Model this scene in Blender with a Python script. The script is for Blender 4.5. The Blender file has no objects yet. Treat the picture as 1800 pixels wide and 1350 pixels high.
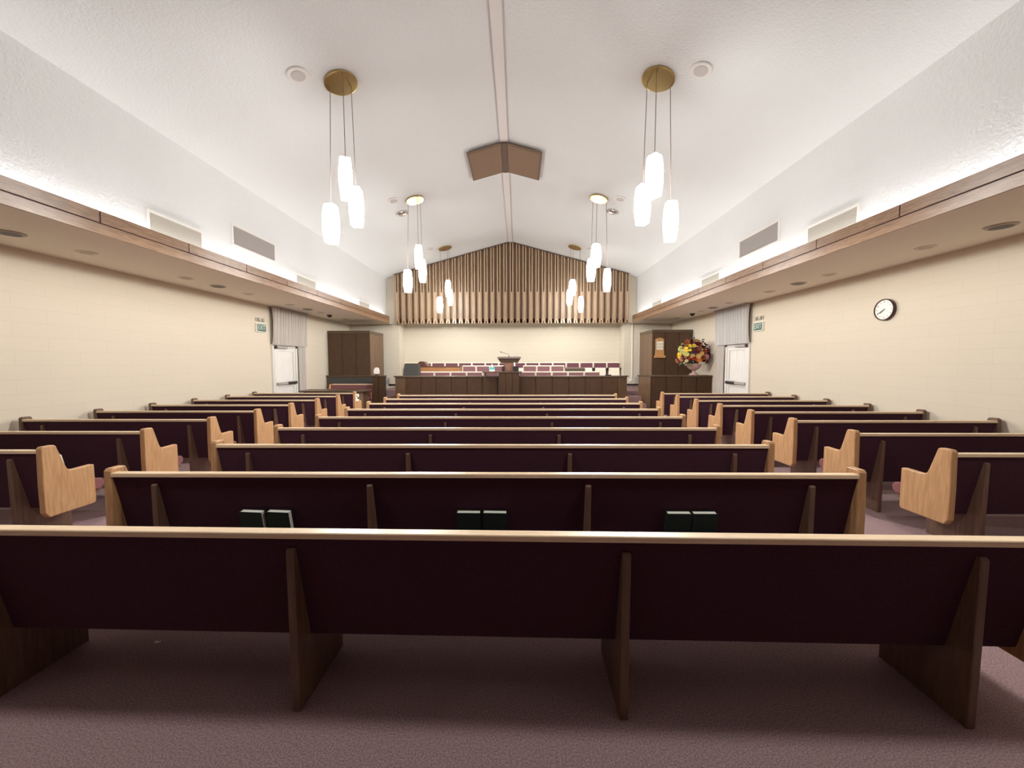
import bpy, bmesh, math, random
from mathutils import Matrix, Vector
random.seed(7)
R = math.radians
C = bpy.context.scene.collection

# ------------------------------------------------------------------ materials
def mat(name, col, rough=0.6, metal=0.0, emit=None, estr=0.0, spec=0.5):
    m = bpy.data.materials.new(name); m.use_nodes = True
    b = m.node_tree.nodes['Principled BSDF']
    b.inputs['Base Color'].default_value = (*col, 1)
    b.inputs['Roughness'].default_value = rough
    b.inputs['Metallic'].default_value = metal
    b.inputs['Specular IOR Level'].default_value = spec
    if emit:
        b.inputs['Emission Color'].default_value = (*emit, 1)
        b.inputs['Emission Strength'].default_value = estr
    return m

def nodes(m):
    nt = m.node_tree
    return nt, nt.nodes, nt.links, nt.nodes['Principled BSDF']

def coords(nt, scale=(1, 1, 1), src='Object', rot=(0, 0, 0)):
    tc = nt.nodes.new('ShaderNodeTexCoord'); mp = nt.nodes.new('ShaderNodeMapping')
    mp.inputs['Scale'].default_value = scale; mp.inputs['Rotation'].default_value = rot
    nt.links.new(tc.outputs[src], mp.inputs['Vector'])
    return mp.outputs['Vector']

def ramp(nt, fac, stops):
    r = nt.nodes.new('ShaderNodeValToRGB')
    el = r.color_ramp.elements
    while len(el) < len(stops): el.new(0.5)
    for e, (p, c) in zip(el, stops):
        e.position = p; e.color = (*c, 1)
    nt.links.new(fac, r.inputs['Fac'])
    return r.outputs['Color']

def noise(nt, vec, scale, detail=3, rough=0.55, dist=0.0):
    n = nt.nodes.new('ShaderNodeTexNoise')
    n.inputs['Scale'].default_value = scale; n.inputs['Detail'].default_value = detail
    n.inputs['Roughness'].default_value = rough; n.inputs['Distortion'].default_value = dist
    nt.links.new(vec, n.inputs['Vector'])
    return n.outputs['Fac']

def bump(nt, h, b, strength, dist):
    n = nt.nodes.new('ShaderNodeBump')
    n.inputs['Strength'].default_value = strength; n.inputs['Distance'].default_value = dist
    nt.links.new(h, n.inputs['Height']); nt.links.new(n.outputs['Normal'], b.inputs['Normal'])

def grained(name, dark, light, scale, rough=0.45, nscale=6.0, spec=0.5, lo=0.3, hi=0.7, dist=0.6):
    """wood with the grain running along the axis whose scale is small"""
    m = mat(name, light, rough, spec=spec); nt, N, L, b = nodes(m)
    v = coords(nt, scale)
    f = noise(nt, v, nscale, 5, 0.6, dist)
    L.new(ramp(nt, f, [(lo, dark), (hi, light)]), b.inputs['Base Color'])
    return m

def speckled(name, a, c, scale, rough=0.95, spec=0.2, bstr=0.0, lo=0.35, hi=0.65):
    m = mat(name, a, rough, spec=spec); nt, N, L, b = nodes(m)
    v = coords(nt)
    f = noise(nt, v, scale, 2, 0.7)
    L.new(ramp(nt, f, [(lo, a), (hi, c)]), b.inputs['Base Color'])
    if bstr: bump(nt, f, b, bstr, 0.01)
    return m

def block(name, col, mortar, rot, bw=0.8, bh=0.2):
    m = mat(name, col, 0.75, spec=0.25); nt, N, L, b = nodes(m)
    v = coords(nt, rot=rot)
    t = N.new('ShaderNodeTexBrick')
    t.inputs['Color1'].default_value = (*col, 1); t.inputs['Color2'].default_value = tuple(c*0.985 for c in col) + (1,)
    t.inputs['Mortar'].default_value = (*mortar, 1)
    t.inputs['Scale'].default_value = 1.0; t.inputs['Mortar Size'].default_value = 0.003
    t.inputs['Mortar Smooth'].default_value = 0.3
    t.inputs['Brick Width'].default_value = bw; t.inputs['Row Height'].default_value = bh
    L.new(v, t.inputs['Vector']); L.new(t.outputs['Color'], b.inputs['Base Color'])
    return m

M = {}
def textured(name, col, nscale, strength, dist):
    m = mat(name, col, 0.9, spec=0.15); nt, N, L, b = nodes(m)
    v = coords(nt)
    f = noise(nt, v, nscale, 4, 0.6)
    f2 = ramp(nt, f, [(0.42, (0, 0, 0)), (0.6, (1, 1, 1))])
    bump(nt, f2, b, strength, dist)
    return m
M['ceiling'] = textured('white_textured_plaster', (0.785, 0.815, 0.805), 30, 0.35, 0.009)
M['upper'] = textured('upper_wall_plaster', (0.775, 0.79, 0.785), 24, 0.42, 0.011)
M['strip'] = mat('ridge_strip', (0.78, 0.76, 0.735), 0.8)
M['stripshadow'] = mat('ridge_strip_shadow', (0.50, 0.46, 0.43), 0.8)
M['soffit'] = speckled('soffit_plaster', (0.84, 0.77, 0.65), (0.90, 0.83, 0.70), 160)
M['block_side'] = block('cream_block_side', (0.665, 0.59, 0.475), (0.59, 0.52, 0.415), (0, R(-90), R(-90)))
M['block_front'] = block('cream_block_front', (0.61, 0.55, 0.445), (0.52, 0.465, 0.37), (R(-90), 0, 0), 0.4, 0.2)
M['cream'] = mat('cream_paint', (0.82, 0.76, 0.63), 0.6)
M['carpet'] = speckled('plum_carpet', (0.19, 0.118, 0.125), (0.49, 0.335, 0.345), 130, 1.0, 0.05, 0.5, 0.3, 0.7)
M['tread'] = speckled('stair_carpet', (0.15, 0.085, 0.085), (0.25, 0.16, 0.155), 150, 1.0, 0.05)
OAKD, OAKL = (0.40, 0.20, 0.085), (0.60, 0.345, 0.165)
M['oak_x'] = grained('oak_rail_sheen', (0.72, 0.52, 0.33), (0.86, 0.67, 0.46), (0.6, 9, 9), 0.3)  # rail oak paled to include the sheen reflected from the ceiling
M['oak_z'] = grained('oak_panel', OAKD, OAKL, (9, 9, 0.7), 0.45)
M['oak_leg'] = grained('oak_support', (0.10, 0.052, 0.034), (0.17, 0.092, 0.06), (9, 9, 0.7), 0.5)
M['fascia'] = grained('fascia_oak', (0.22, 0.12, 0.062), (0.38, 0.225, 0.128), (7, 0.55, 7), 0.28, 5, lo=0.35, hi=0.62, dist=1.6)
M['fascia_gap'] = mat('fascia_gap_dark', (0.05, 0.02, 0.03), 0.8)
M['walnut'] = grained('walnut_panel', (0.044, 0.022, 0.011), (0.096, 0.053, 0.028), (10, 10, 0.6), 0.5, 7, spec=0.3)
M['walnut_lit'] = grained('walnut_panel_lit', (0.085, 0.043, 0.020), (0.165, 0.092, 0.046), (10, 10, 0.6), 0.42, 7)  # lit copy of the walnut, lightened for faces that catch the light
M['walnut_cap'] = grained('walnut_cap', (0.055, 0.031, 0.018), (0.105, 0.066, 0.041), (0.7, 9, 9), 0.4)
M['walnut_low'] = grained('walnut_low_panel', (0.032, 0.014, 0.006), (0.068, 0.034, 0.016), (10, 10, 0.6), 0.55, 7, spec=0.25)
M['walnut_dark'] = mat('walnut_joint', (0.022, 0.012, 0.008), 0.7)
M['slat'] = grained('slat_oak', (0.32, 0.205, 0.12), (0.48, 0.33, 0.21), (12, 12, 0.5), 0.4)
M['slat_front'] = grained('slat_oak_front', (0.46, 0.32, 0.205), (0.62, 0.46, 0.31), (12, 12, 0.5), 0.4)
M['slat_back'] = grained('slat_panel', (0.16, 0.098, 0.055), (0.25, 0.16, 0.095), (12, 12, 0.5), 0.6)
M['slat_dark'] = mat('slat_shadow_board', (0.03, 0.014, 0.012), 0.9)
M['plum'] = speckled('plum_fabric_shaded', (0.033, 0.014, 0.022), (0.085, 0.034, 0.054), 260, 0.95, 0.1, lo=0.3, hi=0.7)  # pew-back cloth, its colour darkened to carry the shade there
M['mauve'] = speckled('mauve_fabric', (0.17, 0.065, 0.07), (0.27, 0.115, 0.115), 260, 0.95, 0.1)
M['seat_purple'] = speckled('seat_purple_fabric', (0.12, 0.045, 0.062), (0.17, 0.07, 0.09), 120, 0.9, 0.1)
M['seat_rose'] = speckled('seat_rose_fabric', (0.20, 0.095, 0.105), (0.27, 0.13, 0.14), 120, 0.9, 0.1)
M['shell'] = mat('cream_plastic', (0.82, 0.77, 0.64), 0.5)
M['brown'] = mat('brown_metal', (0.09, 0.045, 0.03), 0.5)
M['brass'] = mat('brass', (0.56, 0.42, 0.17), 0.2, 1.0)
M['chrome'] = mat('chrome', (0.75, 0.75, 0.75), 0.15, 1.0)
M['cord'] = mat('cord', (0.22, 0.15, 0.13), 0.6)
M['glass'] = mat('opal_glass', (0.95, 0.93, 0.88), 0.3, emit=(1.0, 0.985, 0.95), estr=17.0)
nt, N, L, b = nodes(M['glass'])
sx_ = N.new('ShaderNodeSeparateXYZ'); L.new(coords(nt, src='Generated'), sx_.inputs[0])
rg = ramp(nt, sx_.outputs['Z'], [(0.0, (0.028,)*3), (0.12, (0.05,)*3), (0.30, (1, 1, 1)), (0.70, (1, 1, 1)), (0.90, (0.04,)*3), (1.0, (0.025,)*3)])
mm = N.new('ShaderNodeMath'); mm.operation = 'MULTIPLY'; mm.inputs[1].default_value = 27.0
L.new(rg, mm.inputs[0]); L.new(mm.outputs[0], b.inputs['Emission Strength'])
M['glass_cap'] = mat('opal_glass_end', (0.95, 0.93, 0.88), 0.3, emit=(1.0, 0.95, 0.84), estr=0.95)
M['white'] = mat('white_plastic', (0.80, 0.78, 0.73), 0.5)
M['door_white'] = mat('door_white', (0.74, 0.72, 0.68), 0.5)
M['door_grey'] = mat('door_frame_grey', (0.42, 0.39, 0.37), 0.5)
M['grille'] = mat('speaker_grille', (0.55, 0.52, 0.50), 0.7)
M['disc'] = mat('soffit_disc', (0.72, 0.63, 0.52), 0.5)
M['discg'] = mat('soffit_disc_grille', (0.55, 0.47, 0.38), 0.6)
M['dull'] = mat('soffit_fixture', (0.40, 0.33, 0.26), 0.5)
M['dark'] = mat('dark_metal', (0.03, 0.022, 0.02), 0.5)
M['black'] = mat('black_matte', (0.012, 0.009, 0.012), 0.8)
M['greygrille'] = mat('grey_louvre', (0.36, 0.33, 0.31), 0.6)
M['creamgrille'] = mat('cream_louvre', (0.46, 0.43, 0.365), 0.6)
M['tan'] = speckled('tan_fabric', (0.225, 0.148, 0.098), (0.265, 0.176, 0.118), 300)
M['tan_edge'] = mat('tan_frame', (0.17, 0.108, 0.068), 0.7)
M['tan_joint'] = mat('tan_joint', (0.12, 0.075, 0.055), 0.7)
M['green'] = mat('exit_green', (0.022, 0.09, 0.06), 0.5)
M['exit_letter'] = mat('exit_letter', (0.62, 0.72, 0.60), 0.5)
M['clock_rim'] = mat('clock_rim_brown', (0.045, 0.014, 0.012), 0.35)
M['clock_face'] = mat('clock_face', (0.78, 0.72, 0.66), 0.35)
M['cover'] = mat('hymnal_green', (0.006, 0.022, 0.016), 0.6)
M['paper'] = mat('paper', (0.86, 0.88, 0.78), 0.8)
M['curtain_w'] = mat('sheer_white', (0.47, 0.43, 0.39), 0.9, spec=0.1)
M['curtain_g'] = mat('sheer_grey', (0.50, 0.485, 0.47), 0.9, spec=0.1)
M['curtain_d'] = mat('door_sheer', (0.76, 0.74, 0.71), 0.9, spec=0.1)
M['honey'] = grained('honey_oak', (0.42, 0.20, 0.07), (0.62, 0.33, 0.13), (8, 8, 0.8), 0.4)
M['piano'] = grained('piano_wood', (0.33, 0.14, 0.05), (0.55, 0.26, 0.10), (0.7, 8, 8), 0.35)
M['piano_top'] = mat('piano_lid', (0.10, 0.04, 0.03), 0.3)
M['postwood'] = grained('pulpit_post', (0.17, 0.07, 0.04), (0.28, 0.125, 0.075), (10, 10, 0.7), 0.45)
M['desk'] = mat('pulpit_desk', (0.17, 0.12, 0.12), 0.35)
M['teal'] = mat('teal_card', (0.10, 0.50, 0.52), 0.6)
M['darkgrey'] = speckled('dark_grey_cloth', (0.05, 0.05, 0.048), (0.085, 0.083, 0.08), 160)
M['urn'] = mat('terracotta_urn', (0.42, 0.255, 0.215), 0.6)
M['leaf'] = mat('leaf_green', (0.11, 0.14, 0.06), 0.7)
M['leaf2'] = mat('leaf_sage', (0.34, 0.36, 0.22), 0.7)
M['stem'] = mat('stem_brown', (0.06, 0.035, 0.03), 0.8)

# ------------------------------------------------------------------ mesh helpers
class MB:
    def __init__(s): s.bm = bmesh.new()
    def box(s, x0, x1, y0, y1, z0, z1):
        v = [s.bm.verts.new(p) for p in ((x0,y0,z0),(x1,y0,z0),(x1,y1,z0),(x0,y1,z0),(x0,y0,z1),(x1,y0,z1),(x1,y1,z1),(x0,y1,z1))]
        for f in ((3,2,1,0),(4,5,6,7),(0,1,5,4),(1,2,6,5),(2,3,7,6),(3,0,4,7)): s.bm.faces.new([v[i] for i in f])
        return s
    def hull(s, bottom, top):
        """prism between two matching polygons (lists of xyz)"""
        a = [s.bm.verts.new(p) for p in bottom]; b = [s.bm.verts.new(p) for p in top]; n = len(a)
        s.bm.faces.new(a[::-1]); s.bm.faces.new(b)
        for i in range(n): s.bm.faces.new((a[i], a[(i+1) % n], b[(i+1) % n], b[i]))
        return s
    def xprism(s, prof, x0, x1):
        return s.hull([(x0, y, z) for y, z in prof], [(x1, y, z) for y, z in prof])
    def yprism(s, prof, y0, y1):
        return s.hull([(x, y0, z) for x, z in prof], [(x, y1, z) for x, z in prof])
    def zprism(s, prof, z0, z1):
        return s.hull([(x, y, z0) for x, y in prof], [(x, y, z1) for x, y in prof])
    def lathe(s, prof, n=24, c=(0, 0, 0)):
        rings = []
        for r, z in prof:
            rings.append([s.bm.verts.new((c[0]+r*math.cos(2*math.pi*i/n), c[1]+r*math.sin(2*math.pi*i/n), c[2]+z)) for i in range(n)])
        for a, b in zip(rings, rings[1:]):
            for i in range(n): s.bm.faces.new((a[i], a[(i+1) % n], b[(i+1) % n], b[i]))
        s.bm.faces.new(rings[0][::-1]); s.bm.faces.new(rings[-1])
        return s
    def tube(s, pts, r, n=8):
        pts = [Vector(p) for p in pts]; rings = []
        for i, p in enumerate(pts):
            d = (pts[min(i+1, len(pts)-1)] - pts[max(i-1, 0)]).normalized()
            a = d.orthogonal().normalized(); b = d.cross(a)
            if rings and i: # keep orientation roughly stable
                a = (prev - d*prev.dot(d)).normalized(); b = d.cross(a)
            prev = a
            rings.append([s.bm.verts.new(p + r*(a*math.cos(2*math.pi*k/n) + b*math.sin(2*math.pi*k/n))) for k in range(n)])
        for a, b in zip(rings, rings[1:]):
            for i in range(n): s.bm.faces.new((a[i], a[(i+1) % n], b[(i+1) % n], b[i]))
        s.bm.faces.new(rings[0][::-1]); s.bm.faces.new(rings[-1])
        return s
    def ball(s, c, r, sub=2, squash=(1, 1, 1)):
        res = bmesh.ops.create_icosphere(s.bm, subdivisions=sub, radius=r)
        for v in res['verts']: v.co = Vector((v.co.x*squash[0], v.co.y*squash[1], v.co.z*squash[2])) + Vector(c)
        return s
    def mesh(s, name, m, smooth=False, xf=None):
        bmesh.ops.recalc_face_normals(s.bm, faces=s.bm.faces)
        if xf is not None: s.bm.transform(xf)
        me = bpy.data.meshes.new(name); s.bm.to_mesh(me); s.bm.free()
        me.materials.append(m)
        if smooth:
            for p in me.polygons: p.use_smooth = True
        return me
    def build(s, name, m, parent=None, smooth=False, bevel=0, seg=2, xf=None, loc=None):
        o = bpy.data.objects.new(name, s.mesh(name, m, smooth, xf)); C.objects.link(o)
        if parent: o.parent = parent
        if loc: o.location = loc
        if bevel:
            b = o.modifiers.new('bevel', 'BEVEL'); b.width = bevel; b.segments = seg; b.limit_method = 'ANGLE'; b.angle_limit = R(40)
        return o

def tag(o, label, cat, group=None):
    o['label'] = label; o['category'] = cat
    if group: o['group'] = group
    return o
def thing(name, label, cat, loc=(0, 0, 0), rz=0, group=None):
    o = bpy.data.objects.new(name, None); C.objects.link(o); o.empty_display_size = 0.1
    o.location = loc; o.rotation_euler = (0, 0, rz)
    return tag(o, label, cat, group)
def struct(name, mb, m, parent=None, bevel=0):
    o = mb.build(name, m, parent, bevel=bevel)
    if parent is None: o['kind'] = 'structure'
    return o
def dup(root, label, loc, rz=None):
    r = root.copy(); C.objects.link(r); r.location = loc; r['label'] = label
    if rz is not None: r.rotation_euler = (0, 0, rz)
    for ch in list(root.children):
        c = ch.copy(); C.objects.link(c); c.parent = r
        for g in list(ch.children):
            d = g.copy(); C.objects.link(d); d.parent = c
    return r
def text(name, body, size, m, parent, mtx, ext=0.002):
    cu = bpy.data.curves.new(name, 'FONT'); cu.body = body; cu.size = size; cu.extrude = ext
    cu.align_x = 'CENTER'; cu.align_y = 'CENTER'
    t = bpy.data.objects.new('tmp', cu); C.objects.link(t)
    dg = bpy.context.evaluated_depsgraph_get()
    me = bpy.data.meshes.new_from_object(t.evaluated_get(dg))
    bpy.data.objects.remove(t); bpy.data.curves.remove(cu)
    me.transform(mtx); me.materials.clear(); me.materials.append(m)
    o = bpy.data.objects.new(name, me); C.objects.link(o); o.parent = parent
    return o
ORD = ['first', 'second', 'third', 'fourth', 'fifth', 'sixth', 'seventh', 'eighth', 'ninth', 'tenth', 'eleventh', 'twelfth', 'thirteenth', 'fourteenth', 'fifteenth', 'sixteenth']

# ------------------------------------------------------------------ room
XC, ZC, ZR = -0.29, 5.08, 6.46
XUL, XUR = -5.36, 4.82          # upper walls
XFL, XFR = -5.14, 4.57          # fascia faces
XL, XR = -6.92, 6.30            # lower walls
YB, YF = -3.0, 15.85            # back and front walls
ZS = 3.22                       # soffit underside
def zceil(x):
    return ZC + (x-XUL)/(XC-XUL)*(ZR-ZC) if x < XC else ZC + (XUR-x)/(XUR-XC)*(ZR-ZC)
SL_L = math.atan2(ZR-ZC, XC-XUL); SL_R = math.atan2(ZR-ZC, XUR-XC)

struct('floor', MB().box(XL-0.2, XR+0.2, YB-0.2, YF+1.2, -0.1, 0), M['carpet'])
mb = MB()
mb.yprism([(XUL-0.2, zceil(XUL)-0.2*math.tan(SL_L)), (XC, ZR), (XC, ZR+0.15), (XUL-0.2, ZC+0.15)], YB-0.1, YF+0.1)
mb.yprism([(XC, ZR), (XUR+0.2, ZC-0.2*math.tan(SL_R)), (XUR+0.2, ZC+0.15), (XC, ZR+0.15)], YB-0.1, YF+0.1)
struct('ceiling', mb, M['ceiling'])
struct('ceiling_soffit_left', MB().box(XL, XFL-0.03, YB, YF, ZS, ZS+0.05), M['soffit'])
struct('ceiling_soffit_right', MB().box(XFR+0.03, XR, YB, YF, ZS, ZS+0.05), M['soffit'])
struct('wall_left', MB().box(XL-0.15, XL, YB, YF, 0, ZS+0.05), M['block_side'])
struct('wall_right', MB().box(XR, XR+0.15, YB, YF, 0, ZS+0.05), M['block_side'])
struct('wall_upper_left', MB().box(XUL-0.12, XUL, YB, YF, ZS+0.05, ZC+0.02), M['upper'])
struct('wall_upper_right', MB().box(XUR, XUR+0.12, YB, YF, ZS+0.05, ZC+0.02), M['upper'])
AL, AR, AY, AZ = -4.87, 4.36, 16.65, 3.75     # recess behind the rostrum
mb = MB()
mb.box(XL-0.15, AL, YF, YF+0.12, 0, ZS+0.2)
mb.box(AR, XR+0.15, YF, YF+0.12, 0, ZS+0.2)
mb.yprism([(XUL-0.12, ZS+0.2), (AL, ZS+0.2), (AL, AZ), (AR, AZ), (AR, ZS+0.2), (XUR+0.12, ZS+0.2), (XUR+0.12, ZC+0.05), (XC, ZR+0.1), (XUL-0.12, ZC+0.05)], YF, YF+0.12)
struct('wall_front', mb, M['block_front'])
mb = MB()
mb.box(AL-0.1, AR+0.1, AY, AY+0.1, 0, AZ+0.1)
mb.box(AL-0.1, AL, YF+0.12, AY, 0, AZ); mb.box(AR, AR+0.1, YF+0.12, AY, 0, AZ)
struct('wall_recess', mb, M['block_front'])
struct('ceiling_recess', MB().box(AL-0.1, AR+0.1, YF+0.12, AY, AZ, AZ+0.1), M['cream'])
struct('wall_back', MB().box(XL-0.15, XR+0.15, YB-0.12, YB, 0, 6.7), M['walnut'])
struct('trim_1', MB().yprism([(XC-0.085, ZR-0.046), (XC+0.085, ZR-0.046), (XC+0.085, ZR+0.02), (XC-0.085, ZR+0.02)], YB, YF-0.02), M['strip'])
for sx in (-1, 1):
    MB().box(XC+sx*0.09-0.006, XC+sx*0.09+0.006, YB, YF-0.02, ZR-0.05, ZR-0.02).build('shadow_line', M['stripshadow'], bpy.data.objects['trim_1'])  # grey strips drawn as the shadow gaps beside the ridge trim
# fascia boards in front of the cove
for side, xf, s, nm in (('left', XFL, -1, 'trim_2'), ('right', XFR, 1, 'trim_3')):
    x0, x1 = sorted((xf, xf+s*0.028))
    low = struct(nm, MB().box(x0, x1, YB, YF-0.35, ZS-0.005, ZS+0.125), M['fascia'], bevel=0.004)
    g0, g1 = sorted((xf+s*0.008, xf+s*0.028))
    MB().box(g0, g1, YB, YF-0.35, ZS+0.125, ZS+0.275).build('gap_board', M['fascia_gap'], low)
    js = [4.77+1.285*k for k in range(-7, 9)]
    js = [YB] + [j for j in js if YB < j < YF-0.6] + [YF-0.35]
    for k, (a, b) in enumerate(zip(js, js[1:])):
        MB().box(x0, x1 - (0 if s > 0 else 0), a+0.007, b-0.007, ZS+0.137, ZS+0.282).build('upper_board', M['fascia'], low, bevel=0.003)
struct('trim_4', MB().box(4.66, 4.70, YF-0.03, YF-0.001, 0.9, 3.2), M['cream'])   # conduit on the front wall
# baseboards
struct('baseboard_left', MB().box(XL, XL+0.012, YB, 10.6, 0, 0.1), M['walnut_dark'])
struct('baseboard_right', MB().box(XR-0.012, XR, YB, 10.4, 0, 0.1), M['walnut_dark'])

# ------------------------------------------------------------------ platform and steps
struct('floor_rostrum', MB().box(-3.93, 3.50, 12.35, AY, 0, 0.52), M['tread'])
struct('floor_rostrum_middle_tier', MB().box(-4.0, 3.55, 14.75, 15.70, 0.52, 0.72), M['tread'])
struct('floor_rostrum_back_tier', MB().box(AL, AR, 15.72, AY, 0.0, 0.85), M['tread'])
for nm, a, b in (('left', -4.95, -3.98), ('right', 3.55, 4.80)):
    mb = MB()
    ys = (11.45, 11.95, 12.45, 12.95) if nm == 'right' else (12.20, 12.52, 12.84, 13.20)
    for k, z in enumerate((0.175, 0.35, 0.525, 0.68)):
        x0, x1 = ((-4.42 if k < 3 else -4.82), -3.98) if nm == 'left' else (3.55, 4.0 if k < 3 else 4.80)
        mb.box(x0, x1, ys[k], ys[k+1] if k < 3 else YF-0.15, 0, z)
    struct('floor_steps_' + nm, mb, M['tread'])
for nm, a, b in (('left', -5.34, AL), ('right', AR, 6.28)):
    struct('baseboard_front_' + nm, MB().box(a, b, YF-0.015, YF, 0.68, 0.76), M['walnut_dark'])

# ------------------------------------------------------------------ pews
def end_panel_prof():
    P = [(0.03, 0.252), (0.0, 0.30), (-0.004, 0.55), (0.0, 0.873), (0.015, 0.892), (0.098, 0.892), (0.110, 0.88)]
    P += [(0.135, 0.80), (0.170, 0.69), (0.185, 0.655), (0.208, 0.636), (0.245, 0.632), (0.402, 0.637), (0.410, 0.627), (0.413, 0.28), (0.40, 0.252)]
    return P
def make_pew(L, sup, label, group, first_loc, rz=0, wall=0):
    t = thing('pew', label, 'pew', first_loc, rz, group)
    h = L/2
    MB().xprism([(0.0, 0.832), (0.0, 0.856), (0.004, 0.86), (0.052, 0.86), (0.058, 0.855), (0.058, 0.832)], -h+0.05, h-0.05).build('top_rail', M['oak_x'], t, bevel=0.002)
    MB().xprism([(0.012, 0.833), (0.050, 0.833), (0.175, 0.35), (0.155, 0.305), (0.122, 0.305)], -h+0.054, h-0.054).build('back_panel', M['plum'], t)
    MB().xprism([(0.17, 0.345), (0.51, 0.36), (0.545, 0.385), (0.55, 0.43), (0.53, 0.462), (0.48, 0.472), (0.15, 0.445)], -h+0.056, h-0.056).build('seat_cushion', M['mauve'], t, bevel=0.012)
    MB().xprism([(0.157, 0.305), (0.17, 0.343), (0.50, 0.355), (0.50, 0.33)], -h+0.056, h-0.056).build('seat_base', M['oak_leg'], t)
    for x0 in (-h, h-0.055):
        MB().xprism(end_panel_prof(), x0, x0+0.055).build('end_panel', M['oak_leg'] if wall*x0 > 0 else M['oak_z'], t, bevel=0.009, seg=3)  # wall-side ends get the darker oak to paint in their shade
    for x in sup:
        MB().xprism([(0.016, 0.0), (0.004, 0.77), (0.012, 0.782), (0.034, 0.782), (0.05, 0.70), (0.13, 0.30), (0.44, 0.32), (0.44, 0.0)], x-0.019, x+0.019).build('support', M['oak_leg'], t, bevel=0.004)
    return t
SUPC = [-2.275, -0.765, 0.745, 2.265]
center_labels = ['long dark-backed pew nearest the camera, its rail crossing the whole foreground',
    'second centre pew from the camera, with green books standing behind its back',
    'third centre pew from the camera, oak end panels at both aisles', ]
center_labels += ['%s centre pew from the camera, plum back under an oak rail' % ORD[k] for k in range(3, 8)]
center_labels += ['farthest centre pew, directly in front of the panelled rostrum front']
pew = make_pew(5.24, SUPC, center_labels[0], 'centre pews', (-0.265, 1.66, 0), R(-0.9))
for k in range(1, 9):
    dup(pew, center_labels[k], (-0.26, 2.592+0.93*(k-1), 0), 0)
def side_labels(side):
    o = 'left' if side == 'left' else 'right'
    L = ['%s-hand pew nearest the camera, big oak end panel facing the aisle' % o]
    L += ['%s pew from the camera in the %s-hand row beside the wall' % (ORD[k].capitalize(), o) for k in range(1, 7)]
    L += ['farthest %s-hand pew, %s' % (o, 'a white and black card on its end panel' if side == 'left' else 'just in front of the tall panelled divider')]
    return L
LL, RL = side_labels('left'), side_labels('right')
sp = make_pew(2.66, [-1.33+0.31, 1.33-0.31], LL[0], 'left-hand pews', (-5.50, 3.27, 0), 0, -1)
for k in range(1, 8): dup(sp, LL[k], (-5.50, 3.27+0.928*k, 0))
sp = make_pew(2.66, [-1.33+0.31, 1.33-0.31], RL[0], 'right-hand pews', (4.925, 3.20, 0), 0, 1)
for k in range(1, 8): dup(sp, RL[k], (4.925, 3.20+0.912*k, 0))

# book racks on the second centre pew, and hymnals in them
p2y = 2.592
second = [o for o in C.objects if o.get('label') == center_labels[1]][0]
for cx in (-1.77, -0.255, 1.20):
    mb = MB()
    mb.box(cx+0.26-0.23, cx+0.26+0.23, 0.012, 0.10, 0.34, 0.355)
    mb.box(cx+0.26-0.23, cx+0.26+0.23, 0.000, 0.012, 0.34, 0.44)
    mb.build('book_rack', M['oak_leg'], second)
def make_book(label, x, y, z, rz, lean):
    t = thing('hymnal', label, 'book', (x, y, z), rz, 'green hymnals on the second pew')
    t.rotation_euler = (lean, 0, rz)
    MB().box(-0.078, 0.078, 0.004, 0.038, 0.004, 0.226).build('page_block', M['paper'], t)
    mb = MB(); mb.box(-0.084, 0.084, 0, 0.004, 0, 0.23); mb.box(-0.084, 0.084, 0.038, 0.042, 0, 0.23); mb.box(-0.084, -0.080, 0.004, 0.038, 0, 0.23)
    mb.build('cover', M['cover'], t)
    return t
blabels = ['dark green book, outer left of the leftmost pair behind the front rail', 'dark green book, right of the leftmost pair, pages showing at its side',
    'dark green book, left one of the middle pair', 'dark green book, right one of the middle pair',
    'dark green book, left one of the rightmost pair', 'dark green book, right one of the rightmost pair']
bk = None
for lb, x, rz in zip(blabels, (-1.862, -1.672, -0.341, -0.158, 1.111, 1.288), (R(-5), R(-5), R(-1), R(-2), 0, 0)):
    y = p2y + 0.044; z = 0.3585
    if bk is None: bk = make_book(lb, x, y, z, rz, R(10))
    else:
        d = dup(bk, lb, (x, y, z)); d.rotation_euler = (R(10), 0, rz)

# little loose things
mb = MB()
mb.hull([(-4.31, 3.245+0.165, 0.76), (-4.24, 3.245+0.165, 0.745), (-4.24, 3.245+0.18, 0.745), (-4.31, 3.245+0.175, 0.76)], [(-4.31, 3.245+0.21, 0.845), (-4.25, 3.245+0.2, 0.86), (-4.25, 3.245+0.205, 0.86), (-4.31, 3.245+0.215, 0.845)])
mb = MB()
mb.hull([(0, 0, 0), (0.09, 0, 0), (0.10, 0.05, 0), (0.01, 0.06, 0)], [(0.01, -0.03, 0.28), (0.07, -0.03, 0.32), (0.09, 0.0, 0.285), (0.03, 0.01, 0.26)])
tag(mb.build('paper_sheet', M['paper'], loc=(-4.345, 3.27+0.215, 0.487)), 'crumpled white paper standing on the seat of the nearest left pew', 'paper')
mb = MB().ball((0, 0, 0.008), 0.010, 1, (1.3, 1, 0.8)); mb.ball((0.014, 0.006, 0.006), 0.007, 1)
tag(mb.build('paper_scrap', M['paper'], loc=(-2.096, 2.115, 0.0)), 'tiny white scrap lying on the carpet under the nearest pew', 'scrap')
t = thing('notice_sign', 'small white and black card fixed to the farthest left pew end', 'card', (-4.166, 9.80, 0.64))
MB().box(0, 0.003, 0, 0.2, 0, 0.18).build('card', M['paper'], t)
mb = MB(); mb.box(0.003, 0.005, 0.05, 0.11, 0.11, 0.15); mb.box(0.003, 0.005, 0.09, 0.2, 0.05, 0.10)
mb.build('dark_mark', M['walnut_cap'], t)

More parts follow.
